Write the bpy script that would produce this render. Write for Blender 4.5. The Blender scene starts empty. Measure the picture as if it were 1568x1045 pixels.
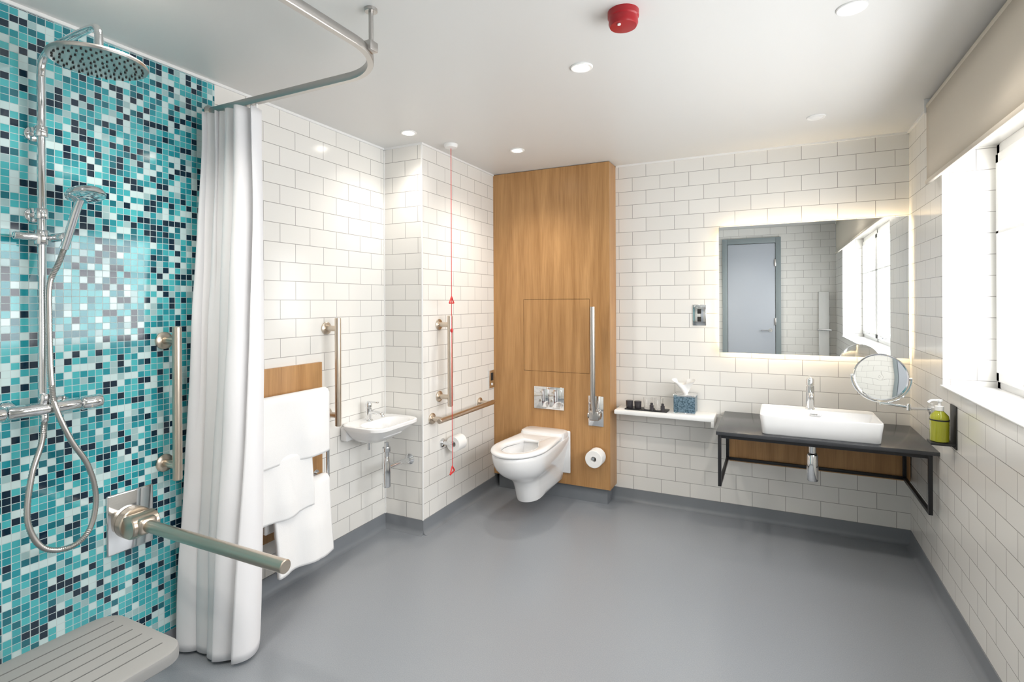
import bpy, bmesh, math, random
from mathutils import Vector, Matrix, noise
random.seed(4)
PI=math.pi
# ------------------------------------------------------------------ materials
def nt(name):
    m=bpy.data.materials.new(name); m.use_nodes=True
    t=m.node_tree; p=t.nodes['Principled BSDF']
    return m,t,p
def pm(name,col,rough=.5,metal=0,emis=None,es=0,trans=0,ior=1.45,coat=0,spec=None,bump=None,transl=0):
    m,t,p=nt(name)
    p.inputs['Base Color'].default_value=(*col,1)
    p.inputs['Roughness'].default_value=rough
    p.inputs['Metallic'].default_value=metal
    p.inputs['IOR'].default_value=ior
    p.inputs['Transmission Weight'].default_value=trans
    p.inputs['Coat Weight'].default_value=coat
    if emis: 
        p.inputs['Emission Color'].default_value=(*emis,1); p.inputs['Emission Strength'].default_value=es
    if spec is not None: p.inputs['Specular IOR Level'].default_value=spec
    n=t.nodes.new('ShaderNodeTexNoise'); g=t.nodes.new('ShaderNodeNewGeometry')
    t.links.new(g.outputs['Position'],n.inputs['Vector'])
    if bump:
        n.inputs['Scale'].default_value=bump[0]; n.inputs['Detail'].default_value=4
        b=t.nodes.new('ShaderNodeBump'); b.inputs['Strength'].default_value=bump[1]; b.inputs['Distance'].default_value=bump[2]
        t.links.new(n.outputs['Fac'],b.inputs['Height']); t.links.new(b.outputs['Normal'],p.inputs['Normal'])
    else:
        n.inputs['Scale'].default_value=30
        r=t.nodes.new('ShaderNodeMapRange'); r.inputs['To Min'].default_value=max(0,rough-.02); r.inputs['To Max'].default_value=rough+.02
        t.links.new(n.outputs['Fac'],r.inputs['Value']); t.links.new(r.outputs['Result'],p.inputs['Roughness'])
    if transl:
        tr=t.nodes.new('ShaderNodeBsdfTranslucent'); tr.inputs['Color'].default_value=(*col,1)
        ms=t.nodes.new('ShaderNodeMixShader'); ms.inputs[0].default_value=transl
        t.links.new(p.outputs[0],ms.inputs[1]); t.links.new(tr.outputs[0],ms.inputs[2]); t.links.new(ms.outputs[0],t.nodes['Material Output'].inputs[0])
    return m
def wall_uv(t):
    """returns a vector (horizontal coordinate along the wall, height, 0) in metres"""
    g=t.nodes.new('ShaderNodeNewGeometry')
    sp=t.nodes.new('ShaderNodeSeparateXYZ'); t.links.new(g.outputs['Position'],sp.inputs[0])
    sn=t.nodes.new('ShaderNodeSeparateXYZ'); t.links.new(g.outputs['True Normal'],sn.inputs[0])
    ab=t.nodes.new('ShaderNodeMath'); ab.operation='ABSOLUTE'; t.links.new(sn.outputs[0],ab.inputs[0])
    gt=t.nodes.new('ShaderNodeMath'); gt.operation='GREATER_THAN'; gt.inputs[1].default_value=.5; t.links.new(ab.outputs[0],gt.inputs[0])
    mx=t.nodes.new('ShaderNodeMix'); mx.data_type='FLOAT'
    t.links.new(gt.outputs[0],mx.inputs[0]); t.links.new(sp.outputs[0],mx.inputs[2]); t.links.new(sp.outputs[1],mx.inputs[3])
    c=t.nodes.new('ShaderNodeCombineXYZ'); t.links.new(mx.outputs[0],c.inputs[0]); t.links.new(sp.outputs[2],c.inputs[1])
    return c
def tile_mat():
    m,t,p=nt('white_metro_tile')
    c=wall_uv(t)
    off=t.nodes.new('ShaderNodeVectorMath'); off.operation='ADD'; off.inputs[1].default_value=(10.03,9.91,0)
    t.links.new(c.outputs[0],off.inputs[0])
    b=t.nodes.new('ShaderNodeTexBrick'); t.links.new(off.outputs[0],b.inputs['Vector'])
    b.inputs['Scale'].default_value=1; b.inputs['Brick Width'].default_value=.2; b.inputs['Row Height'].default_value=.1
    b.inputs['Mortar Size'].default_value=.0018; b.inputs['Mortar Smooth'].default_value=.25
    b.inputs['Color1'].default_value=(.82,.805,.77,1); b.inputs['Color2'].default_value=(.79,.775,.74,1); b.inputs['Mortar'].default_value=(.36,.345,.325,1)
    t.links.new(b.outputs['Color'],p.inputs['Base Color'])
    p.inputs['Roughness'].default_value=.17
    mp=t.nodes.new('ShaderNodeMath'); mp.operation='SUBTRACT'; mp.inputs[0].default_value=1; t.links.new(b.outputs['Fac'],mp.inputs[1])
    bu=t.nodes.new('ShaderNodeBump'); bu.inputs['Distance'].default_value=.0015; bu.inputs['Strength'].default_value=.35
    t.links.new(mp.outputs[0],bu.inputs['Height']); t.links.new(bu.outputs['Normal'],p.inputs['Normal'])
    return m
def mosaic_mat():
    m,t,p=nt('teal_glass_mosaic')
    c=wall_uv(t)
    s=t.nodes.new('ShaderNodeVectorMath'); s.operation='SCALE'; s.inputs['Scale'].default_value=1/.0250
    t.links.new(c.outputs[0],s.inputs[0])
    fl=t.nodes.new('ShaderNodeVectorMath'); fl.operation='FLOOR'; t.links.new(s.outputs[0],fl.inputs[0])
    wn=t.nodes.new('ShaderNodeTexWhiteNoise'); wn.noise_dimensions='3D'; t.links.new(fl.outputs[0],wn.inputs['Vector'])
    cr=t.nodes.new('ShaderNodeValToRGB'); cr.color_ramp.interpolation='CONSTANT'
    stops=[(0,(.54,.69,.69)),(.15,(.32,.48,.49)),(.24,(.07,.43,.46)),(.44,(.015,.26,.31)),(.59,(.010,.14,.18)),(.70,(.05,.37,.41)),(.81,(.004,.020,.040))]
    e=cr.color_ramp.elements
    e[0].position=0; e[0].color=(*stops[0][1],1); e[1].position=stops[1][0]; e[1].color=(*stops[1][1],1)
    for q in stops[2:]:
        x=e.new(q[0]); x.color=(*q[1],1)
    t.links.new(wn.outputs['Value'],cr.inputs[0])
    fr=t.nodes.new('ShaderNodeVectorMath'); fr.operation='FRACTION'; t.links.new(s.outputs[0],fr.inputs[0])
    sb=t.nodes.new('ShaderNodeVectorMath'); sb.operation='SUBTRACT'; sb.inputs[1].default_value=(.5,.5,0); t.links.new(fr.outputs[0],sb.inputs[0])
    ab=t.nodes.new('ShaderNodeVectorMath'); ab.operation='ABSOLUTE'; t.links.new(sb.outputs[0],ab.inputs[0])
    sp=t.nodes.new('ShaderNodeSeparateXYZ'); t.links.new(ab.outputs[0],sp.inputs[0])
    mxx=t.nodes.new('ShaderNodeMath'); mxx.operation='MAXIMUM'; t.links.new(sp.outputs[0],mxx.inputs[0]); t.links.new(sp.outputs[1],mxx.inputs[1])
    gt=t.nodes.new('ShaderNodeMath'); gt.operation='GREATER_THAN'; gt.inputs[1].default_value=.455; t.links.new(mxx.outputs[0],gt.inputs[0])
    mix=t.nodes.new('ShaderNodeMix'); mix.data_type='RGBA'
    t.links.new(gt.outputs[0],mix.inputs[0]); t.links.new(cr.outputs[0],mix.inputs[6]); mix.inputs[7].default_value=(.46,.56,.56,1)
    t.links.new(mix.outputs[2],p.inputs['Base Color'])
    r=t.nodes.new('ShaderNodeMapRange'); r.inputs['To Min'].default_value=.08; r.inputs['To Max'].default_value=.6
    t.links.new(gt.outputs[0],r.inputs[0]); t.links.new(r.outputs[0],p.inputs['Roughness'])
    bu=t.nodes.new('ShaderNodeBump'); bu.inputs['Distance'].default_value=.0015; bu.inputs['Strength'].default_value=.5; bu.invert=True
    t.links.new(gt.outputs[0],bu.inputs['Height']); t.links.new(bu.outputs['Normal'],p.inputs['Normal'])
    return m
def floor_mat():
    m,t,p=nt('grey_safety_vinyl')
    g=t.nodes.new('ShaderNodeNewGeometry')
    n=t.nodes.new('ShaderNodeTexNoise'); n.inputs['Scale'].default_value=260; n.inputs['Detail'].default_value=3
    t.links.new(g.outputs['Position'],n.inputs['Vector'])
    cr=t.nodes.new('ShaderNodeValToRGB'); e=cr.color_ramp.elements
    e[0].position=.3; e[0].color=(.22,.238,.262,1); e[1].position=.7; e[1].color=(.275,.293,.318,1)
    t.links.new(n.outputs['Fac'],cr.inputs[0]); t.links.new(cr.outputs[0],p.inputs['Base Color'])
    p.inputs['Roughness'].default_value=.28
    b=t.nodes.new('ShaderNodeBump'); b.inputs['Strength'].default_value=.12; b.inputs['Distance'].default_value=.001
    t.links.new(n.outputs['Fac'],b.inputs['Height']); t.links.new(b.outputs['Normal'],p.inputs['Normal'])
    return m
def wood_mat():
    m,t,p=nt('oak_veneer')
    g=t.nodes.new('ShaderNodeNewGeometry')
    mp=t.nodes.new('ShaderNodeMapping'); mp.inputs['Scale'].default_value=(9,9,.8)
    t.links.new(g.outputs['Position'],mp.inputs[0])
    n=t.nodes.new('ShaderNodeTexNoise'); n.inputs['Scale'].default_value=1; n.inputs['Detail'].default_value=5; n.inputs['Distortion'].default_value=1.2
    t.links.new(mp.outputs[0],n.inputs['Vector'])
    mp2=t.nodes.new('ShaderNodeMapping'); mp2.inputs['Scale'].default_value=(120,120,5)
    t.links.new(g.outputs['Position'],mp2.inputs[0])
    n2=t.nodes.new('ShaderNodeTexNoise'); n2.inputs['Scale'].default_value=1; n2.inputs['Detail'].default_value=3
    t.links.new(mp2.outputs[0],n2.inputs['Vector'])
    mx=t.nodes.new('ShaderNodeMix'); mx.data_type='FLOAT'; mx.inputs[0].default_value=.35
    t.links.new(n.outputs['Fac'],mx.inputs[2]); t.links.new(n2.outputs['Fac'],mx.inputs[3])
    cr=t.nodes.new('ShaderNodeValToRGB'); e=cr.color_ramp.elements
    e[0].position=.34; e[0].color=(.34,.170,.058,1); e[1].position=.66; e[1].color=(.53,.295,.12,1)
    t.links.new(mx.outputs[0],cr.inputs[0]); t.links.new(cr.outputs[0],p.inputs['Base Color'])
    p.inputs['Roughness'].default_value=.36
    return m
def tissuebox_mat():
    m,t,p=nt('tissue_box_print')
    g=t.nodes.new('ShaderNodeNewGeometry')
    n=t.nodes.new('ShaderNodeTexVoronoi'); n.inputs['Scale'].default_value=90
    t.links.new(g.outputs['Position'],n.inputs['Vector'])
    cr=t.nodes.new('ShaderNodeValToRGB'); e=cr.color_ramp.elements
    e[0].position=.2; e[0].color=(.03,.07,.10,1); e[1].position=.75; e[1].color=(.16,.24,.30,1)
    t.links.new(n.outputs['Distance'],cr.inputs[0]); t.links.new(cr.outputs[0],p.inputs['Base Color'])
    p.inputs['Roughness'].default_value=.3
    return m
TILE=tile_mat(); MOS=mosaic_mat(); FLOOR=floor_mat(); WOOD=wood_mat()
PAINT=pm('white_ceiling_paint',(.72,.715,.70),.38,bump=(300,.03,.0005))
WTRIM=pm('white_gloss_trim',(.85,.85,.84),.3)
CER=pm('white_ceramic',(.84,.84,.84),.08,coat=.3)
CHROME=pm('chrome',(.80,.81,.82),.07,1)
STEEL=pm('satin_stainless',(.63,.55,.46),.3,1)
STEELD=pm('brushed_steel',(.52,.50,.48),.3,1)
BLACK=pm('black_powder_coat',(.012,.012,.014),.35)
STONE=pm('dark_stone_top',(.045,.047,.052),.22,bump=(200,.05,.0005))
CLOTH=pm('white_curtain_fabric',(.95,.945,.96),.85,bump=(500,.1,.0005),transl=.25)
TOWEL=pm('white_terry_towel',(.86,.86,.86),1,spec=.1,bump=(420,.5,.002))
COVE=pm('grey_cove_skirting',(.205,.22,.24),.4)
BLIND=pm('beige_blind_fabric',(.68,.62,.53),.8,bump=(700,.2,.0005),transl=.12)
SEATG=pm('grey_seat_plastic',(.27,.27,.265),.45)
SEATD=pm('dark_groove',(.12,.12,.12),.6)
RED=pm('red_plastic',(.36,.012,.018),.35)
REDC=pm('red_cord',(.65,.04,.04),.5)
MIR=pm('mirror_glass',(.93,.95,.95),.0,1); MIR.node_tree.links.clear()
_t=MIR.node_tree; _p=_t.nodes['Principled BSDF']; _t.links.new(_p.outputs[0],_t.nodes['Material Output'].inputs[0]); _p.inputs['Roughness'].default_value=.0
LED=pm('warm_led',(1,.9,.7),.5,emis=(1,.80,.52),es=17)
BULB=pm('downlight_lens',(1,1,1),.5,emis=(1,.93,.82),es=30)
GLASSM=pm('clear_glass',(1,1,1),.0,trans=1,ior=1.45)
SOAP=pm('yellow_green_soap',(.34,.35,.02),.1,coat=.5)
DOORM=pm('pale_grey_door_paint',(.46,.49,.54),.35)
DFRAME=pm('grey_door_frame',(.26,.30,.31),.4)
PAPER=pm('toilet_paper',(.85,.84,.82),.95,bump=(300,.3,.001))
DARK=pm('dark_gap',(.02,.02,.02),.6)
DGLASS=pm('smoked_cup',(.05,.045,.05),.08)
TBOX=tissuebox_mat()
HANDM=pm('black_plastic',(.02,.02,.02),.4)
# ------------------------------------------------------------------ builder
class B:
    def __init__(s,name): s.n=name; s.V=[]; s.F=[]; s.M=[]; s.mats=[]
    def mi(s,m):
        if m not in s.mats: s.mats.append(m)
        return s.mats.index(m)
    def add(s,V,F,m):
        o=len(s.V); s.V+= [tuple(v) for v in V]; k=s.mi(m)
        for f in F: s.F.append([i+o for i in f]); s.M.append(k)
    def box(s,lo,hi,m,bev=0,seg=2,mat4=None):
        bm=bmesh.new(); bmesh.ops.create_cube(bm,size=1)
        c=[(a+b)/2 for a,b in zip(lo,hi)]; d=[abs(b-a) for a,b in zip(lo,hi)]
        for v in bm.verts: v.co=Vector((v.co.x*d[0]+c[0],v.co.y*d[1]+c[1],v.co.z*d[2]+c[2]))
        if bev: bmesh.ops.bevel(bm,geom=list(bm.edges),offset=min(bev,min(d)*.49),segments=seg,affect='EDGES',profile=.5)
        if mat4: bm.transform(mat4)
        bm.verts.index_update()
        s.add([v.co[:] for v in bm.verts],[[v.index for v in f.verts] for f in bm.faces],m); bm.free()
    def rings(s,R,m,cap0=True,cap1=True,closed=False):
        n=len(R[0]); V=[p for r in R for p in r]; F=[]
        k=len(R)
        for i in range(k if closed else k-1):
            j=(i+1)%k
            for a in range(n):
                b=(a+1)%n; F.append([i*n+a,i*n+b,j*n+b,j*n+a])
        if not closed:
            if cap0: F.append(list(range(n))[::-1])
            if cap1: F.append([(k-1)*n+a for a in range(n)])
        s.add(V,F,m)
    def lathe(s,prof,org,axis,m,seg=32,cap0=True,cap1=True):
        z=Vector(axis).normalized(); x=z.orthogonal().normalized(); y=z.cross(x); o=Vector(org)
        R=[[o+z*h+(x*math.cos(2*PI*a/seg)+y*math.sin(2*PI*a/seg))*max(r,1e-4) for a in range(seg)] for r,h in prof]
        s.rings(R,m,cap0,cap1)
    def cyl(s,p0,p1,r,m,seg=28,bev=.0015):
        d=(Vector(p1)-Vector(p0)); L=d.length; bev=min(bev,L*.3,r*.5)
        s.lathe([(r-bev,0),(r,bev),(r,L-bev),(r-bev,L)],p0,d,m,seg)
    def tube(s,pts,r,m,seg=14,sm=6,ripple=None,closed=False):
        P=[Vector(p) for p in pts]
        if sm>1:
            Q=[]
            n=len(P)
            for i in range(n-1):
                a=P[max(i-1,0)];b=P[i];c=P[i+1];d=P[min(i+2,n-1)]
                for k in range(sm):
                    t=k/sm
                    Q.append(.5*((2*b)+(c-a)*t+(2*a-5*b+4*c-d)*t*t+(3*b-a-3*c+d)*t**3))
            Q.append(P[-1]); P=Q
        T=[]
        for i in range(len(P)):
            a=P[max(i-1,0)]; b=P[min(i+1,len(P)-1)]; T.append((b-a).normalized())
        x=T[0].orthogonal().normalized(); R=[]
        for i,p in enumerate(P):
            x=(x-T[i]*x.dot(T[i])).normalized(); y=T[i].cross(x)
            rr=r*(1+(ripple if (ripple and i%2) else 0))
            R.append([p+(x*math.cos(2*PI*a/seg)+y*math.sin(2*PI*a/seg))*rr for a in range(seg)])
        s.rings(R,m)
    def grid(s,fn,nu,nv,m):
        V=[fn(i/nu,j/nv) for j in range(nv+1) for i in range(nu+1)]
        F=[[j*(nu+1)+i,j*(nu+1)+i+1,(j+1)*(nu+1)+i+1,(j+1)*(nu+1)+i] for j in range(nv) for i in range(nu)]
        s.add(V,F,m)
    def done(s,ang=35,solid=0,sub=0):
        me=bpy.data.meshes.new(s.n); me.from_pydata(s.V,[],s.F)
        for m in s.mats: me.materials.append(m)
        for p,k in zip(me.polygons,s.M): p.material_index=k; p.use_smooth=True
        bm=bmesh.new(); bm.from_mesh(me); bmesh.ops.recalc_face_normals(bm,faces=bm.faces[:]); bm.to_mesh(me); bm.free()
        me.set_sharp_from_angle(angle=math.radians(ang))
        o=bpy.data.objects.new(s.n,me); bpy.context.scene.collection.objects.link(o)
        if solid:
            md=o.modifiers.new('Solid','SOLIDIFY'); md.thickness=solid; md.offset=0
        if sub:
            md=o.modifiers.new('Sub','SUBSURF'); md.levels=sub; md.render_levels=sub
        return o
def rrect(cx,cy,w,d,r,z,n=6):
    P=[]; r=min(r,w/2-.001,d/2-.001)
    for (sx,sy,a0) in ((1,1,0),(-1,1,PI/2),(-1,-1,PI),(1,-1,1.5*PI)):
        for k in range(n+1):
            a=a0+k/n*PI/2
            P.append(Vector((cx+sx*(w/2-r)+r*math.cos(a),cy+sy*(d/2-r)+r*math.sin(a),z)))
    return P
# ------------------------------------------------------------------ room shell
XL,XR,YB,YF,ZC=-2.30,.74,3.94,-.35,2.49
XC,YC=-2.0,2.80           # boxed-out part of left wall
b=B('floor'); b.box((XL-.15,YF-.15,-.1),(XR+.15,YB+.15,0),FLOOR); b.done()
b=B('ceiling'); b.box((XL-.15,YF-.15,ZC),(XR+.3,YB+.15,ZC+.1),PAINT); b.done()
b=B('wall_left'); b.box((XL-.12,YF,0),(XL,1.61,ZC),MOS); b.box((XL-.12,1.61,0),(XL,YC,ZC),TILE); b.done()
b=B('wall_left_boxing'); b.box((XL-.12,YC,0),(XC,YB,ZC),TILE); b.done()
b=B('wall_back'); b.box((XL-.12,YB,0),(XR+.25,YB+.12,ZC),TILE); b.done()
b=B('wall_front'); b.box((XL-.12,YF-.12,0),(XR+.25,YF,ZC),TILE); b.done()
WY0,WY1,WZ0,WZ1=.42,3.25,1.055,2.20
XW=.955
b=B('wall_right')
b.box((XR,YF,0),(XW+.05,YB,WZ0),TILE); b.box((XR,YF,WZ1),(XW+.05,YB,ZC),TILE)
b.box((XR,YF,WZ0),(XW+.05,WY0,WZ1),TILE); b.box((XR,WY1,WZ0),(XW+.05,YB,WZ1),TILE); b.done()
# skirtings (coved vinyl)
def cove(name,p0,p1,nrm):
    b=B(name); n=Vector(nrm); prof=[(0,0),(.03,0),(.018,.004),(.009,.012),(.005,.03),(.004,.09),(0,.09)]
    R=[]
    for p in (p0,p1):
        R.append([Vector((p[0],p[1],0))+n*a+Vector((0,0,h)) for a,h in prof])
    b.rings(R,COVE); return b.done(50)
cove('baseboard_left',(XL,YF),(XL,YC),(1,0,0))
cove('baseboard_boxing_face',(XL,YC),(XC+.004,YC),(0,-1,0))
cove('baseboard_boxing_side',(XC,YC-.004),(XC,YB),(1,0,0))
cove('baseboard_back',(XC,YB),(XR,YB),(0,-1,0))
cove('baseboard_right',(XR,YF),(XR,YB),(-1,0,0))
cove('baseboard_front',(XL,YF),(XR,YF),(0,1,0))
# ceiling edge trims
for i,(lo,hi) in enumerate([((XL,YF,ZC-.012),(XL+.01,YC,ZC)),((XL,YC-.01,ZC-.012),(XC+.01,YC,ZC)),((XC,YC,ZC-.012),(XC+.01,3.76,ZC)),((-1.05,YB-.01,ZC-.012),(XR,YB,ZC)),((XR-.01,YF,ZC-.012),(XR,YB,ZC))]):
    b=B('trim_%d'%(i+1)); b.box(lo,hi,WTRIM); b.done()
b=B('trim_6'); b.box((XL,YC-.006,.09),(XL+.006,YC,ZC-.012),WTRIM); b.done()
b=B('trim_7'); b.box((XC-.006,YC-.003,.09),(XC+.003,YC+.006,ZC-.012),WTRIM); b.done()
# window
b=B('window_1')
xf0,xf1=XW-.01,XW+.045
def fr(y0,y1,z0,z1,x0=xf0,x1=xf1): b.box((x0,y0,z0),(x1,y1,z1),WTRIM,.004)
fr(WY0,WY1,WZ0,WZ0+.04); fr(WY0,WY1,WZ1-.05,WZ1)
n=3; pw=(WY1-WY0)/n
for i in range(n+1):
    yc=WY0+i*pw; a=max(WY0,yc-.022); c=min(WY1,yc+.022)
    if i==0:c=WY0+.04
    if i==n:a=WY1-.04
    fr(a,c,WZ0,WZ1)
for i in range(n):
    y0=WY0+i*pw+.026; y1=y0+pw-.052
    for (ya,yb,za,zb) in ((y0,y0+.036,WZ0+.04,WZ1-.05),(y1-.036,y1,WZ0+.04,WZ1-.05),(y0,y1,WZ0+.04,WZ0+.085),(y0,y1,WZ1-.095,WZ1-.05),(y0,y1,1.778,1.796)):
        b.box((xf0-.012,ya,za),(xf1-.01,yb,zb),WTRIM,.004)
    b.box((xf0-.04,(y0+y1)/2-.05,WZ0+.065),(xf0-.012,(y0+y1)/2+.06,WZ0+.08),CHROME,.004)
b.done()
b=B('window_sill'); b.box((XR-.012,WY0-.0,WZ0),(XW-.01,WY1,WZ0+.008),WTRIM,.003); b.done()
# blind
b=B('roller_blind')
b.grid(lambda u,v:(.700,.15+u*3.19,2.065+v*.385),40,4,BLIND)
b.box((.692,.15,2.058),(.708,3.34,2.078),BLIND,.004)
b.cyl((.715,.15,2.452),(.715,3.34,2.452),.018,BLIND)
b.box((.69,3.34,2.42),(.74,3.345,2.489),WTRIM); b.box((.69,.145,2.42),(.74,.15,2.489),WTRIM)
b.done(30,.0015)
# front wall door
b=B('door_1')
b.box((-.57,YF,.0),(.03,YF+.03,2.27),DOORM,.003)
for lo,hi in (((-.64,YF,0),(-.575,YF+.045,2.35)),((.035,YF,0),(.10,YF+.045,2.35)),((-.575,YF,2.275),(.035,YF+.045,2.35))): b.box(lo,hi,DFRAME,.004)
b.cyl((-.03,YF+.03,1.08),(-.03,YF+.04,1.08),.025,CHROME); b.cyl((-.03,YF+.04,1.08),(-.03,YF+.085,1.08),.009,CHROME); b.cyl((-.03,YF+.08,1.08),(-.15,YF+.08,1.08),.009,CHROME)
for z in (.3,1.2,2.0): b.box((.02,YF+.03,z-.05),(.04,YF+.05,z+.05),STEELD,.003)
b.done()
b=B('panel_radiator')
b.box((.54,YF+.04,.55),(.66,YF+.09,1.6),WTRIM,.01)
for z in (.65,1.5): b.box((.58,YF,z),(.62,YF+.045,z+.04),WTRIM)
b.cyl((.52,YF+.12,1.1),(.68,YF+.12,1.1),.012,CHROME); b.cyl((.6,YF+.08,1.1),(.6,YF+.12,1.1),.01,CHROME)
b.done()
# ------------------------------------------------------------------ wood boxing
WX0,WX1,WY=XC,-1.055,3.765
b=B('wood_duct_panel')
z0=.115
hx0,hx1,hz0,hz1=-1.735,-1.209,.949,1.495; g=.0025
b.box((WX0+.001,WY,z0),(hx0-g,WY+.02,ZC-.004),WOOD); b.box((hx1+g,WY,z0),(WX1,WY+.02,ZC-.004),WOOD)
b.box((hx0-g,WY,hz1+g),(hx1+g,WY+.02,ZC-.004),WOOD); b.box((hx0-g,WY,z0),(hx1+g,WY+.02,hz0-g),WOOD)
b.box((hx0,WY,hz0),(hx1,WY+.02,hz1),WOOD)
b.box((WX0+.001,WY+.02,z0+.02),(WX1-.02,WY+.024,ZC-.01),DARK)
b.box((WX1-.02,WY+.02,z0),(WX1,YB-.001,ZC-.004),WOOD)
b.box((WX0+.03,WY+.03,0),(WX1-.03,WY+.05,z0+.02),COVE); b.box((WX1-.05,WY+.05,0),(WX1-.03,YB-.03,z0+.02),COVE)
b.done()
b=B('flush_plate'); b.box((-1.647,WY-.012,.663),(-1.402,WY,.833),CHROME,.004)
b.box((-1.63,WY-.016,.68),(-1.53,WY-.011,.816),CHROME,.002); b.box((-1.52,WY-.016,.68),(-1.42,WY-.011,.816),CHROME,.002); b.done()
# ------------------------------------------------------------------ toilet
b=B('wall_hung_toilet'); TX=-1.535
def dring(z,yf,hw,yb=WY,bw=None,n=28,ymid=None,ex=2.0):
    """D-shape: elliptical front, gently curved sides to back"""
    bw=hw if bw is None else bw
    ym=yf+min(hw*1.45,(yb-yf)*.75) if ymid is None else ymid
    P=[]
    for k in range(n+1):
        a=PI*k/n
        P.append(Vector((TX+hw*math.cos(a),ym-(ym-yf)*math.sin(a),z)))
    for k in range(1,9):
        t=k/8; e=t*t*(3-2*t); P.append(Vector((TX-(hw+(bw-hw)*e),ym+(yb-ym)*t,z)))
    for k in range(8,0,-1):
        t=k/8; e=t*t*(3-2*t); P.append(Vector((TX+(hw+(bw-hw)*e),ym+(yb-ym)*t,z)))
    return P
R=[dring(.108,3.32,.065,3.56,.06),dring(.114,3.30,.080,3.62,.075),dring(.15,3.285,.086,WY,.11),dring(.20,3.27,.088,WY,.12),dring(.25,3.245,.094,WY,.13),
   dring(.28,3.205,.106,WY,.134),dring(.305,3.155,.126,WY,.138),dring(.335,3.10,.148,WY,.144),dring(.37,3.06,.166,WY,.152),dring(.41,3.035,.177,WY,.162),dring(.45,3.024,.182,WY,.172),dring(.468,3.024,.182,WY,.174),dring(.476,3.03,.178,WY,.172)]
def inner(z,s,cy=3.27):
    P=[]
    for p in dring(z,3.085,.115,3.47,.07): P.append(Vector((TX+(p.x-TX)*s,cy+(p.y-cy)*s,z)))
    return P
R+=[inner(.476,1),inner(.45,1.0),inner(.38,.82),inner(.31,.55),inner(.28,.3)]
b.rings(R,CER)
def seatr(z,off): return dring(z,3.012-off,.188+off,3.62,.165+off)
def seati(z,off):
    P=[]
    for p in dring(z,3.095,.118,3.46,.06): P.append(Vector((TX+(p.x-TX)*(1-off),3.27+(p.y-3.27)*(1-off),z)))
    return P
b.rings([seatr(.480,-.010),seatr(.484,-.002),seatr(.492,0),seatr(.500,-.004),seatr(.505,-.014),seatr(.507,-.03),seati(.505,-.06),seati(.500,.0),seati(.488,.02),seati(.480,0)],CER,closed=True)
b.rings([rrect(TX,3.69,.34,.17,.05,.476),rrect(TX,3.69,.345,.17,.05,.50),rrect(TX,3.69,.335,.16,.05,.518),rrect(TX,3.69,.30,.13,.04,.524)],CER)
b.box((TX-.18,3.748,.20),(TX+.18,WY,.515),CER,.008,2)
b.done(50)
# ------------------------------------------------------------------ grab bars
def vbar(name,x,y,z0,z1,wall):
    b=B(name); b.cyl((x,y,z0),(x,y,z1),.0175,STEEL,bev=.003)
    for z in (z0+.06,z1-.06):
        b.lathe([(.036,0),(.036,.008),(.030,.012),(.016,.014),(.016,abs(x-wall))],(wall,y,z),(1,0,0),STEEL)
    b.done(); 
vbar('vertical_grab_bar',-2.21,1.377,.745,1.378,XL)
vbar('vertical_grab_bar',-2.21,2.285,.777,1.389,XL)
vbar('vertical_grab_bar',-1.91,2.984,.79,1.388,XC)
b=B('horizontal_grab_bar'); b.cyl((-1.91,2.85,.718),(-1.91,3.585,.718),.0175,STEEL,bev=.003)
for y in (2.90,3.53): b.lathe([(.036,0),(.036,.008),(.030,.012),(.016,.014),(.016,.09)],(XC,y,.718),(1,0,0),STEEL)
b.done()
# drop-down rail on wood panel (folded up)
b=B('drop_down_grab_rail')
b.box((-1.215,WY-.01,.57),(-1.10,WY,.79),CHROME,.004)
b.box((-1.195,WY-.07,.62),(-1.12,WY-.01,.69),STEELD,.012,3)
b.tube([(-1.157,WY-.05,.66),(-1.157,WY-.075,.75),(-1.157,WY-.085,.85),(-1.157,WY-.085,1.1),(-1.157,WY-.085,1.44)],.0185,STEELD,seg=20)
b.cyl((-1.205,WY-.045,.655),(-1.11,WY-.045,.655),.022,STEELD)
b.done()
# shower folding rail (down)
b=B('folding_shower_rail'); y=1.242
b.box((XL,y-.085,.50),(XL+.012,y+.085,.735),CHROME,.01,3)
b.cyl((XL+.012,y,.61),(XL+.05,y,.61),.062,STEEL,40,.004)
b.box((XL+.02,y-.035,.58),(XL+.13,y+.035,.645),STEEL,.015,3)
b.cyl((XL+.075,y-.05,.612),(XL+.075,y+.05,.612),.045,STEEL,36,.004)
b.cyl((XL+.09,y,.612),(-1.43,y,.612),.0225,STEEL,32,.003)
b.done()
# ------------------------------------------------------------------ shower
b=B('shower_mixer_set'); sx,sy=-2.24,.936
b.tube([(sx,sy,1.12),(sx,sy,1.7),(sx,sy,2.18),(sx,sy,2.255),(sx+.012,sy,2.30),(sx+.05,sy,2.325),(sx+.12,sy,2.335),(sx+.25,sy,2.342),(sx+.32,sy,2.342),(sx+.348,sy,2.33),(sx+.354,sy,2.30),(sx+.354,sy,2.265)],.0115,CHROME,18,6)
for z in (2.06,1.78):
    b.cyl((XL,sy,z),(sx+.01,sy,z),.010,CHROME); b.cyl((XL,sy,z),(XL+.008,sy,z),.025,CHROME)
    b.cyl((sx,sy,z-.018),(sx,sy,z+.018),.019,CHROME)
hc=(sx+.354,sy,2.225)
b.lathe([(.014,.045),(.018,.03),(.03,.022),(.10,.014),(.126,.008),(.13,.002),(.127,-.004),(.118,-.006),(.02,-.006)],hc,(0,0,1),STEELD,48)
for rr,nn in ((.02,6),(.045,12),(.07,18),(.095,24),(.113,30)):
    for k in range(nn):
        a=2*PI*k/nn; p=(hc[0]+rr*math.cos(a),hc[1]+rr*math.sin(a),hc[2]-.006)
        b.cyl(p,(p[0],p[1],p[2]-.004),.0032,HANDM,6,.0005)
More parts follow.
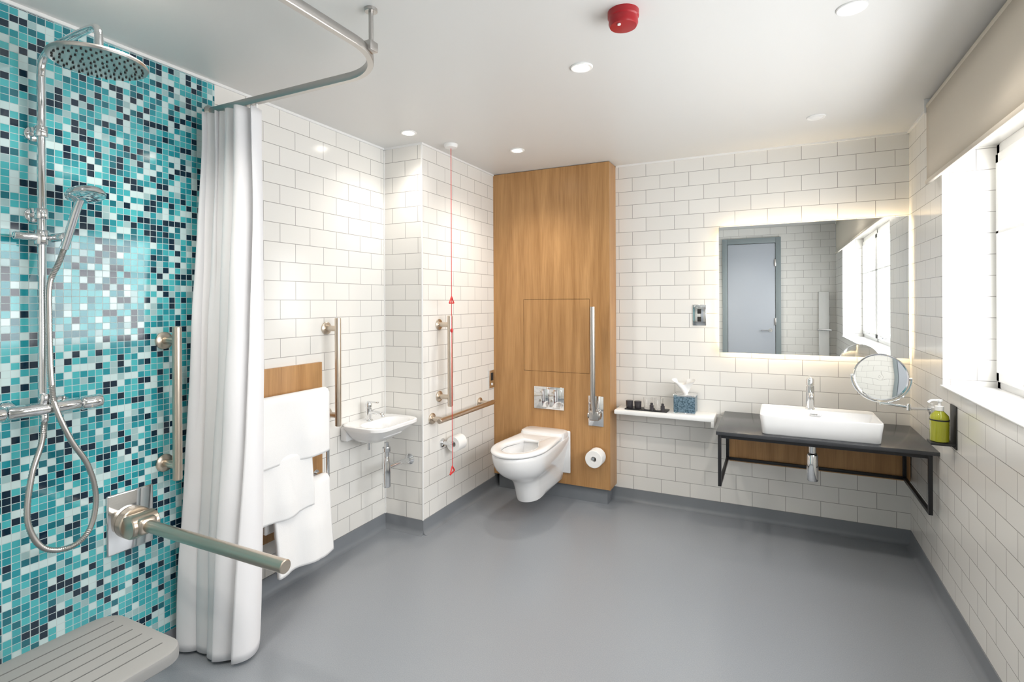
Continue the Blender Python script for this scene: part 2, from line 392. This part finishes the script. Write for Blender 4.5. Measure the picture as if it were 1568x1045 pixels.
# slider holder and handset
b.cyl((sx,sy-.075,1.70),(sx,sy+.035,1.70),.013,CHROME); b.cyl((sx,sy,1.675),(sx,sy,1.725),.02,CHROME)
b.cyl((sx,sy+.03,1.70),(sx+.055,sy+.045,1.705),.014,CHROME)
hb=Vector((sx+.045,sy+.045,1.665)); ht=Vector((sx+.135,sy+.05,1.83))
b.tube([hb,hb.lerp(ht,.4),hb.lerp(ht,.8),ht+Vector((.01,0,.006))],.0125,CHROME,16,5)
hd=Vector((.30,0,-.95)).normalized()
b.lathe([(.012,-.022),(.03,-.018),(.050,-.010),(.056,0),(.055,.008),(.047,.011)],ht+Vector((.035,0,.01)),hd,CHROME,36)
# thermostatic bar valve
vz=1.118; vx=-2.225
b.cyl((vx,sy-.10,vz),(vx,sy+.10,vz),.022,CHROME,32)
b.cyl((vx,sy+.105,vz),(vx,sy+.172,vz),.0245,CHROME,32,.005); b.cyl((vx,sy-.172,vz),(vx,sy-.105,vz),.0245,CHROME,32,.005)
for dy in(-.075,.075):
    b.cyl((XL,sy+dy,vz),(vx,sy+dy,vz),.014,CHROME); b.lathe([(.03,0),(.03,.006),(.016,.02)],(XL,sy+dy,vz),(1,0,0),CHROME)
b.cyl((vx,sy,vz+.018),(vx,sy,vz+.05),.016,CHROME); b.cyl((vx,sy,vz-.045),(vx,sy,vz-.018),.012,CHROME)
b.cyl((vx,sy+.055,vz+.02),(vx,sy+.055,vz+.034),.005,STEELD)
# hose
hp=[hb,hb+Vector((-.008,-.012,-.05)),(sx+.024,sy+.012,1.54),(sx+.02,sy+.012,1.42),(sx+.022,sy+.013,1.30),(sx+.03,sy+.014,1.20),(sx+.042,sy+.02,1.12),(sx+.05,sy+.06,1.00),(sx+.05,sy+.11,.90),(sx+.05,sy+.135,.78),(sx+.05,sy+.115,.67),(sx+.05,sy+.055,.63),(sx+.045,sy-.02,.66),(sx+.035,sy-.055,.76),(sx+.025,sy-.04,.90),(sx+.017,sy-.01,1.0),(vx,sy,1.075)]
b.tube(hp,.008,STEELD,12,26,ripple=.2)
b.done(50)
# shower seat
b=B('folding_shower_seat'); X0,X1,Y0,Y1,zt=-1.915,-1.53,.50,.985,.485
cx,cy,w,d=(X0+X1)/2,(Y0+Y1)/2,X1-X0,Y1-Y0
b.rings([rrect(cx,cy,w-.03,d-.03,.05,zt-.045),rrect(cx,cy,w-.004,d-.004,.06,zt-.035),rrect(cx,cy,w,d,.065,zt-.012),rrect(cx,cy,w-.006,d-.006,.062,zt-.003),rrect(cx,cy,w-.02,d-.02,.055,zt)],SEATG)
ns=7
for k in range(1,ns):
    x=X0+.02+(w-.04)*k/ns
    b.box((x-.0018,Y0+.035,zt-.001),(x+.0018,Y1-.035,zt+.0008),SEATD)
for y in (.56,.70):
    b.box((XL+.01,y-.015,zt-.06),(X0+.25,y+.015,zt-.04),STEELD,.004)
b.box((XL,.50,.36),(XL+.012,.76,.52),STEELD,.004)
b.cyl((XL+.03,.5,zt-.05),(XL+.03,.76,zt-.05),.014,STEELD)
b.tube([(X0+.2,.63,zt-.055),(X0+.12,.63,.2),(X0+.10,.63,.0)],.012,STEELD)
b.done()
# ------------------------------------------------------------------ curtain rail and curtain
b=B('shower_curtain_rail'); zr=2.345; yr=1.585; xr=-1.245; rad=.22
arc=[(xr-rad+rad*math.sin(a),yr-rad+rad*math.cos(a),zr) for a in [PI/2*k/14 for k in range(15)]]
path=[(XL+.002,yr,zr)]+arc+[(xr,.9,zr),(xr,YF+.002,zr)]
P=[Vector(p) for p in path]; R=[]
for i,p in enumerate(P):
    t=(P[min(i+1,len(P)-1)]-P[max(i-1,0)]).normalized(); s=Vector((t.y,-t.x,0)); R.append([p+s*a+Vector((0,0,h)) for a,h in ((-.010,-.015),(.010,-.015),(.012,-.011),(.012,.011),(.010,.015),(-.010,.015),(-.012,.011),(-.012,-.011))])
b.rings(R,STEELD)
b.lathe([(.028,0),(.028,.006),(.018,.02)],(XL,yr,zr),(1,0,0),STEELD); b.lathe([(.028,0),(.028,.006),(.018,.02)],(xr,YF,zr),(0,1,0),STEELD)
for y in (1.45,.35):
    b.cyl((xr,y,zr+.01),(xr,y,ZC),.008,STEELD); b.cyl((xr,y,ZC-.012),(xr,y,ZC),.022,STEELD); b.box((xr-.015,y-.02,zr-.004),(xr+.015,y+.02,zr+.03),STEELD,.003)
b.done()
b=B('shower_curtain'); 
NF=4.6
def cur(u,v):
    t=1-v
    x0=-2.275; x1=-1.985
    x=x0+(x1-x0)*u
    k=1-t
    ph=2*PI*NF*u
    amp=.030+.050*min(1,k*1.2)+.014*math.sin(7*u+2)
    y=yr-.018-.055*k-.03*(1-u)+amp*math.sin(ph+.45*math.sin(2.6*k+u*5))
    # finer pleats near the heading that die out lower down
    y+=.014*math.exp(-k*7)*math.sin(ph*3)
    x+=(.012+.022*k)*math.sin(2*ph+1.2+k)+.05*k*(u-.05)+ .018*math.sin(4*k)*u
    x+=noise.noise(Vector((u*3,k*2,.3)))*.018*k; y+=noise.noise(Vector((u*5,k*2,5.3)))*.03*k
    y+=noise.noise(Vector((u*12,k*7,2.3)))*.006
    return (max(x,XL+.008),min(y,1.70),.015+t*2.295)
b.grid(cur,240,70,CLOTH)
for k in range(9):
    x=-2.26+k*.034; b.cyl((x,yr,zr-.045),(x,yr,zr-.0155),.004,WTRIM,10)
b.done(180,.002)
# ------------------------------------------------------------------ towel area
b=B('towel_backboard'); b.box((XL,1.66,.27),(XL+.02,2.235,1.142),WOOD,.001); b.done()
b=B('towel_rail')
for y in (1.70,2.185):
    b.cyl((-2.19,y,.45),(-2.19,y,1.0),.009,CHROME)
    for z in(.53,.97): b.cyl((XL+.02,y,z),(-2.19,y,z),.008,CHROME); b.cyl((XL+.02,y,z),(XL+.026,y,z),.02,CHROME)
b.cyl((-2.19,1.70,.985),(-2.19,2.185,.985),.009,CHROME)
b.cyl((-2.19,1.70,.70),(-2.19,2.185,.70),.009,CHROME)
b.cyl((-2.19,1.70,.52),(-2.19,2.185,.52),.009,CHROME)
b.done()
def towel(xr_,zr_,y0,y1,lf,lb,seed,r=.018,flare=0,th=.012):
    b=B('white_towel')
    tot=lf+lb+PI*r
    def f(u,v):
        s=v*tot; y=y0+(y1-y0)*u
        if s<lb: x=-r; z=-(lb-s); k=(lb-s)
        elif s<lb+PI*r:
            a=(s-lb)/r; x=-r*math.cos(a); z=r*math.sin(a); k=0
        else: x=r; z=-(s-lb-PI*r); k=-z
        n=noise.noise(Vector((u*3.0+seed,seed*2.1,k*1.5)))
        wv=math.sin(u*PI*3+seed)*.012
        if x>0: x+=(abs(n)*.02+wv+.013)*min(1,k*5)+flare*k; z+=.006*math.sin(u*4+seed)*min(1,k*4)
        y+=noise.noise(Vector((u*2,k*3,seed)))*.008*min(1,k*5)
        return (xr_+x,y,zr_+z)
    b.grid(f,36,50,TOWEL); return b.done(180,th)
towel(-2.19,.985,1.71,2.165,.30,.24,1.3,r=.024,th=.02)
towel(-2.19,.70,1.71,2.03,.27,.15,3.1,r=.040,th=.014)
towel(-2.19,.52,1.80,2.165,.37,.17,7.7,r=.024,flare=.05,th=.02)
# ------------------------------------------------------------------ small basin
b=B('small_wall_basin'); bx0,bx1,by0,by1,bz=XL,-1.985,2.37,2.775,.755
cx,cy,w,d=(bx0+bx1)/2,(by0+by1)/2,bx1-bx0,by1-by0
def br(w,d,r,z,dx=0): 
    P=rrect(cx+dx,cy,w,d,r,z,7)
    return [Vector((max(p.x,XL+.0005),p.y,p.z)) for p in P]
b.rings([br(.14,.14,.05,bz-.125,-.07),br(.19,.22,.07,bz-.11,-.055),br(.25,.33,.09,bz-.07,-.03),br(.295,.385,.09,bz-.035,-.010),br(w,d,.08,bz-.02),br(w,d,.08,bz-.004),br(w-.01,d-.01,.078,bz),
  br(w-.03,d-.03,.07,bz-.001),br(.19,.33,.08,bz-.004,.035),br(.175,.31,.075,bz-.015,.035),br(.13,.24,.06,bz-.075,.03),br(.05,.06,.02,bz-.09,.02)],CER)
b.lathe([(.018,0),(.018,.004),(.012,.005)],(cx+.02,cy,bz-.091),(0,0,1),CHROME)
b.box((XL,by0+.02,bz-.10),(XL+.05,by1-.02,bz-.015),CER,.012)
# tap
tx,ty=-2.235,2.567
b.cyl((tx,ty,bz-.005),(tx,ty,bz+.075),.0185,CHROME); b.lathe([(.026,0),(.024,.006),(.018,.01)],(tx,ty,bz-.003),(0,0,1),CHROME)
b.tube([(tx+.01,ty,bz+.045),(tx+.05,ty,bz+.05),(tx+.10,ty,bz+.042),(tx+.108,ty,bz+.028)],.011,CHROME)
b.lathe([(.019,0),(.02,.02),(.014,.032)],(tx,ty,bz+.078),(0,0,1),CHROME); b.box((tx-.01,ty-.007,bz+.105),(tx+.075,ty+.007,bz+.115),CHROME,.003)
b.done(40)
b=B('basin_bottle_trap'); px,py=-2.10,2.57
b.cyl((px,py,.545),(px,py,.63),.016,CHROME); b.cyl((px,py,.575),(px,py,.60),.026,CHROME)
b.lathe([(.02,.0),(.024,.005),(.024,.15),(.02,.165),(.016,.185)],(px,py,.36),(0,0,1),CHROME)
b.tube([(px,py+.01,.475),(px,py+.08,.475),(px,py+.16,.472),(px,YC-.002,.47)],.015,CHROME); b.lathe([(.034,0),(.034,.006),(.02,.02)],(px,YC,.47),(0,-1,0),CHROME)
b.cyl((px-.06,py-.09,.60),(px-.06,py-.09,.645),.008,CHROME)
b.done()
# ------------------------------------------------------------------ boxing wall accessories
def roll(b,c,ax,r=.055,h=.1):
    b.lathe([(.02,0),(r-.003,0),(r,.003),(r,h-.003),(r-.003,h),(.02,h),(.019,h-.002),(.019,.002),(.02,0)],c,ax,PAPER,36,False,False)
b=B('toilet_roll_holder'); zc=.533
b.lathe([(.03,0),(.03,.006),(.012,.012),(.012,.075)],(XC,3.02,zc),(1,0,0),CHROME); b.cyl((XC+.07,3.01,zc),(XC+.07,3.17,zc),.008,CHROME)
roll(b,(XC+.07,3.045,zc-.01),(0,1,0),.052); b.done()
b=B('toilet_roll_holder'); 
b.lathe([(.025,0),(.025,.006),(.009,.012),(.009,.125)],(-1.145,WY,.365),(0,-1,0),CHROME)
roll(b,(-1.145,WY-.015,.358),(0,-1,0),.062); b.done()
b=B('emergency_pull_cord'); ex,ey=-1.855,2.918
b.lathe([(.045,0),(.045,.012),(.038,.022),(.012,.026)],(ex,ey,ZC),(0,0,-1),WTRIM,36)
b.cyl((ex,ey,.42),(ex,ey,ZC-.02),.0022,REDC,8)
for z in(1.49,.40):
    a=[Vector((ex,ey,z+.022)),Vector((ex+.012,ey-.045,z-.02)),Vector((ex-.012,ey+.045,z-.02))]
    for i in range(3): b.cyl(a[i],a[(i+1)%3],.0045,REDC,10)
b.lathe([(.004,0),(.009,.008),(.009,.02),(.004,.028)],(ex,ey,1.28),(0,0,1),REDC,16); b.done()
b=B('alarm_reset_switch'); b.box((XC,3.675,.80),(XC+.009,3.76,.94),CHROME,.003); b.box((XC+.008,3.70,.86),(XC+.012,3.735,.92),DARK,.001); b.cyl((XC+.008,3.717,.83),(XC+.014,3.717,.83),.01,WTRIM); b.done()
# ------------------------------------------------------------------ back wall: shelf and items
b=B('wall_shelf'); b.box((-1.02,3.74,.675),(-.35,YB,.705),WTRIM,.006); b.box((-.37,3.74,.64),(-.35,YB,.68),WTRIM,.003); b.box((-1.02,YB-.02,.64),(-.35,YB,.68),WTRIM,.003); b.done()
b=B('amenity_tray'); b.box((-.955,3.78,.705),(-.66,3.89,.713),BLACK,.003)
for x in(-.93,-.87): b.lathe([(.022,0),(.024,.004),(.026,.05),(.023,.052)],(x,3.83,.713),(0,0,1),DGLASS,24)
for x in(-.80,-.725): b.lathe([(.026,0),(.028,.003),(.032,.08),(.030,.08),(.026,.008),(.001,.007)],(x,3.835,.713),(0,0,1),GLASSM,28,True,False)
for x in (-.765,-.69): b.lathe([(.013,0),(.014,.003),(.014,.035),(.009,.04),(.009,.052),(.006,.053)],(x,3.79,.713),(0,0,1),DGLASS,20)
b.done()
b=B('tissue_box'); b.box((-.615,3.775,.705),(-.475,3.915,.835),TBOX,.004); b.box((-.617,3.773,.825),(-.473,3.917,.838),CHROME,.003); b.box((-.617,3.773,.705),(-.473,3.917,.718),CHROME,.003)
def tis(u,v):
    a=u*2*PI; r=.012+.04*v*(1+.5*math.sin(3*a+v*2)); return (-.545+r*math.cos(a)*1.2-.02*v,3.845+r*math.sin(a),.836+.085*v+.02*v*math.sin(2*a+1))
b.grid(tis,40,12,PAPER); b.done(60)
b=B('light_switch_plate'); b.box((-.507,YB-.008,1.305),(-.417,YB,1.452),CHROME,.003)
for z in(1.35,1.405): b.box((-.475,YB-.011,z-.017),(-.449,YB-.007,z+.017),DARK,.002)
b.done()
# wall mirror, back-lit
b=B('backlit_wall_mirror'); mx0,mx1,mz0,mz1=-.33,.728,1.127,1.978; my=3.895
b.box((mx0,my,mz0),(mx1,my+.005,mz1),MIR); b.box((mx0+.002,my+.0055,mz0+.002),(mx1-.002,my+.012,mz1-.002),STEELD)
b.box((mx0+.06,my+.012,mz0+.06),(mx1-.06,YB,mz1-.06),WTRIM)
for lo,hi in (((mx0+.035,my+.016,mz1-.048),(mx1-.02,my+.03,mz1-.038)),((mx0+.035,my+.016,mz0+.038),(mx1-.02,my+.03,mz0+.048)),((mx0+.035,my+.016,mz0+.048),(mx0+.045,my+.03,mz1-.048)),((mx1-.05,my+.016,mz0+.06),(mx1-.04,my+.03,mz1-.06))): b.box(lo,hi,LED)
b.done()
# vanity
cz=.72; cx0,cx1,cy0=-.30,XR,3.30
b=B('vanity_counter'); b.box((cx0,cy0,cz-.02),(cx1,YB,cz),STONE,.002)
q=.018
def fb(lo,hi): b.box(lo,hi,BLACK,.001)
zb=.40
for x in (cx0+.01,cx1-.045):
    fb((x,cy0+.01,zb),(x+q,cy0+.01+q,cz-.02)); fb((x,YB-q-.025,zb),(x+q,YB-.025,cz-.02))
    fb((x,cy0+.01+q,zb),(x+q,YB-q-.025,zb+q)); fb((x,cy0+.01+q,cz-.02-q),(x+q,YB-.025-q,cz-.02))
fb((cx0+.01+q,YB-q-.025,zb),(cx1-.045,YB-.025,zb+q)); fb((cx0+.01+q,cy0+.01,cz-.02-q),(cx1-.045,cy0+.01+q,cz-.02))
b.box((cx0+.03,YB-.025,zb-.01),(cx1-.005,YB,cz-.02),WOOD)
b.done()
b=B('countertop_basin'); x0,x1,y0,y1=-.07,.52,3.34,3.71; cx,cy,w,d=(x0+x1)/2,(y0+y1)/2,x1-x0,y1-y0; z=cz
def vr(w_,d_,r,zz,dy=0): return rrect(cx,cy+dy,w_,d_,r,zz,6)
b.rings([vr(w-.03,d-.03,.022,z),vr(w-.022,d-.022,.025,z+.004),vr(w-.010,d-.010,.028,z+.06),vr(w,d,.028,z+.10),vr(w-.002,d-.002,.028,z+.108),vr(w-.010,d-.010,.026,z+.110),vr(w-.02,d-.02,.024,z+.108),
 vr(w-.024,d-.09,.024,z+.105,-.033),vr(w-.05,d-.11,.03,z+.06,-.035),vr(w-.09,d-.15,.04,z+.03,-.035),vr(.06,.06,.028,z+.022,-.02)],CER)
b.lathe([(.03,0),(.03,.005),(.022,.007)],(cx,cy-.02,z+.021),(0,0,1),CHROME)
b.box((cx-.03,y1-.0985,z+.075),(cx+.03,y1-.083,z+.088),CHROME,.004)
b.done(40)
b=B('basin_mixer_tap'); tx,ty=.199,3.672; tz=cz+.103
b.lathe([(.027,0),(.026,.006),(.0225,.008),(.0225,.14),(.021,.142)],(tx,ty,tz),(0,0,1),CHROME)
b.tube([(tx,ty-.01,tz+.085),(tx,ty-.06,tz+.10),(tx,ty-.115,tz+.098),(tx,ty-.122,tz+.085)],.0125,CHROME)
b.lathe([(.0225,0),(.0225,.035),(.018,.042)],(tx,ty,tz+.145),(0,0,1),CHROME); b.box((tx-.006,ty-.02,tz+.183),(tx+.006,ty+.07,tz+.193),CHROME,.003)
b.done()
b=B('basin_waste_trap'); b.cyl((.20,3.5,.60),(.20,3.5,cz-.021),.02,CHROME); b.cyl((.20,3.5,.655),(.20,3.5,.675),.034,CHROME); b.lathe([(.026,0),(.03,.006),(.03,.145),(.022,.16)],(.20,3.5,.445),(0,0,1),CHROME)
b.tube([(.20,3.52,.57),(.20,3.65,.57),(.20,3.80,.57),(.20,YB-.026,.57)],.016,CHROME); b.done()
# magnifying mirror
b=B('magnifying_mirror'); mc=Vector((.526,3.5,1.057)); nd=Vector((-.25,-1,.08)).normalized()
b.lathe([(.118,.004),(.124,.006),(.127,0),(.124,-.008),(.10,-.014),(.02,-.016)],mc,nd,CHROME,56,False,True)
b.lathe([(.118,0),(.06,.001),(.001,.0005)],mc+nd*.004,nd,MIR,56,False,True)
s=nd.cross(Vector((0,0,1))).normalized()
yoke=[mc+(s*math.sin(a)-Vector((0,0,1))*math.cos(a))*.137 for a in [PI*(-.5+k/16) for k in range(17)]]
b.tube(yoke,.005,CHROME,10,1)
for q_ in(-1,1): b.cyl(mc+s*q_*.125,mc+s*q_*.14,.007,CHROME)
pb=mc-Vector((0,0,.137)); b.cyl(pb,(pb.x,pb.y,.905),.006,CHROME)
b.tube([(pb.x,pb.y,.915),(pb.x+.06,pb.y-.03,.915),(.64,3.44,.912)],.007,CHROME,12,3); b.cyl((.64,3.44,.895),(.64,3.44,.93),.010,CHROME)
b.tube([(.64,3.44,.905),(.69,3.46,.905),(.735,3.467,.905)],.007,CHROME,12,3); b.lathe([(.032,0),(.032,.006),(.012,.014)],(XR,3.467,.905),(-1,0,0),CHROME)
b.done()
# soap dispenser
b=B('soap_dispenser'); dx,dy,dz=.685,3.066,.825
b.box((XR-.006,dy-.045,.80),(XR,dy+.045,.995),HANDM,.002)
b.box((dx-.04,dy-.04,dz-.012),(XR-.005,dy+.04,dz),HANDM,.003)
b.lathe([(.030,0),(.036,.004),(.037,.10),(.034,.12),(.018,.138),(.014,.142)],(dx,dy,dz),(0,0,1),SOAP,32)
b.lathe([(.0375,-.003),(.0375,.003)],(dx,dy,dz+.10),(0,0,1),HANDM,32)
b.lathe([(.017,0),(.017,.02),(.006,.022),(.006,.04),(.012,.042),(.012,.05)],(dx,dy,dz+.142),(0,0,1),WTRIM,24); b.tube([(dx,dy,dz+.187),(dx-.03,dy-.01,dz+.188),(dx-.045,dy-.015,dz+.178)],.005,WTRIM,10,3)
b.done()
# ------------------------------------------------------------------ ceiling fixtures
b=B('fire_alarm_sounder'); b.lathe([(.054,0),(.054,.020),(.050,.024),(.051,.042),(.046,.052),(.015,.055)],(-.468,1.86,ZC),(0,0,-1),RED,40); b.lathe([(.006,0),(.006,.004)],(-.475,1.83,ZC-.054),(0,0,-1),WTRIM,12); b.done()
DL_AND_FILL=[(-.74,2.214,1),(-1.95,2.60,.5),(-1.53,3.226,.9),(.25,2.187,1),(.219,3.391,.35),(-1.75,1.0,1.2),(-.5,.5,1.1),(-1.4,.3,1.1)]  # last three are unseen fill lights, added to brighten shower and near end
for i,(x,y,k) in enumerate(DL_AND_FILL):
    b=B('recessed_downlight')
    b.lathe([(.033,.004),(.036,.006),(.045,.006),(.048,.003),(.048,0)],(x,y,ZC),(0,0,-1),WTRIM,36,False,False)
    b.lathe([(.034,.003),(.030,.006),(.015,.009),(.001,.010)],(x,y,ZC),(0,0,-1),BULB if i!=4 else WTRIM,28,False,True)
    b.done()
    l=bpy.data.lights.new('downlight_lamp','SPOT'); l.energy=30*k; l.color=(1,.93,.84); l.spot_size=math.radians(135); l.spot_blend=1; l.shadow_soft_size=.05
    o=bpy.data.objects.new('downlight_lamp',l); o.location=(x,y,ZC-.03); bpy.context.scene.collection.objects.link(o)
# ------------------------------------------------------------------ daylight
w=bpy.data.worlds.new('World'); bpy.context.scene.world=w; w.use_nodes=True
bg=w.node_tree.nodes['Background']; bg.inputs[0].default_value=(.96,.98,1,1); bg.inputs[1].default_value=7.2
l=bpy.data.lights.new('window_portal','AREA'); l.shape='RECTANGLE'; l.size=1.14; l.size_y=2.8; l.cycles.is_portal=True
o=bpy.data.objects.new('window_portal',l); o.location=(XW+.06,(WY0+WY1)/2,(WZ0+WZ1)/2); o.rotation_euler=(0,math.radians(90),0); bpy.context.scene.collection.objects.link(o)
# ------------------------------------------------------------------ camera
cd=bpy.data.cameras.new('camera'); cd.sensor_width=36; cd.lens=36*819/1568; cd.shift_y=-.0373; cd.clip_start=.01
c=bpy.data.objects.new('camera',cd); bpy.context.scene.collection.objects.link(c)
c.matrix_world=Matrix.Translation((0,0,1.47))@Matrix.Rotation(math.radians(26),4,'Z')@Matrix.Rotation(math.radians(90),4,'X')@Matrix.Rotation(math.radians(-.25),4,'Z')
bpy.context.scene.camera=c
bpy.context.scene.view_settings.view_transform='Standard'
bpy.context.scene.view_settings.exposure=.35
print('OK built')
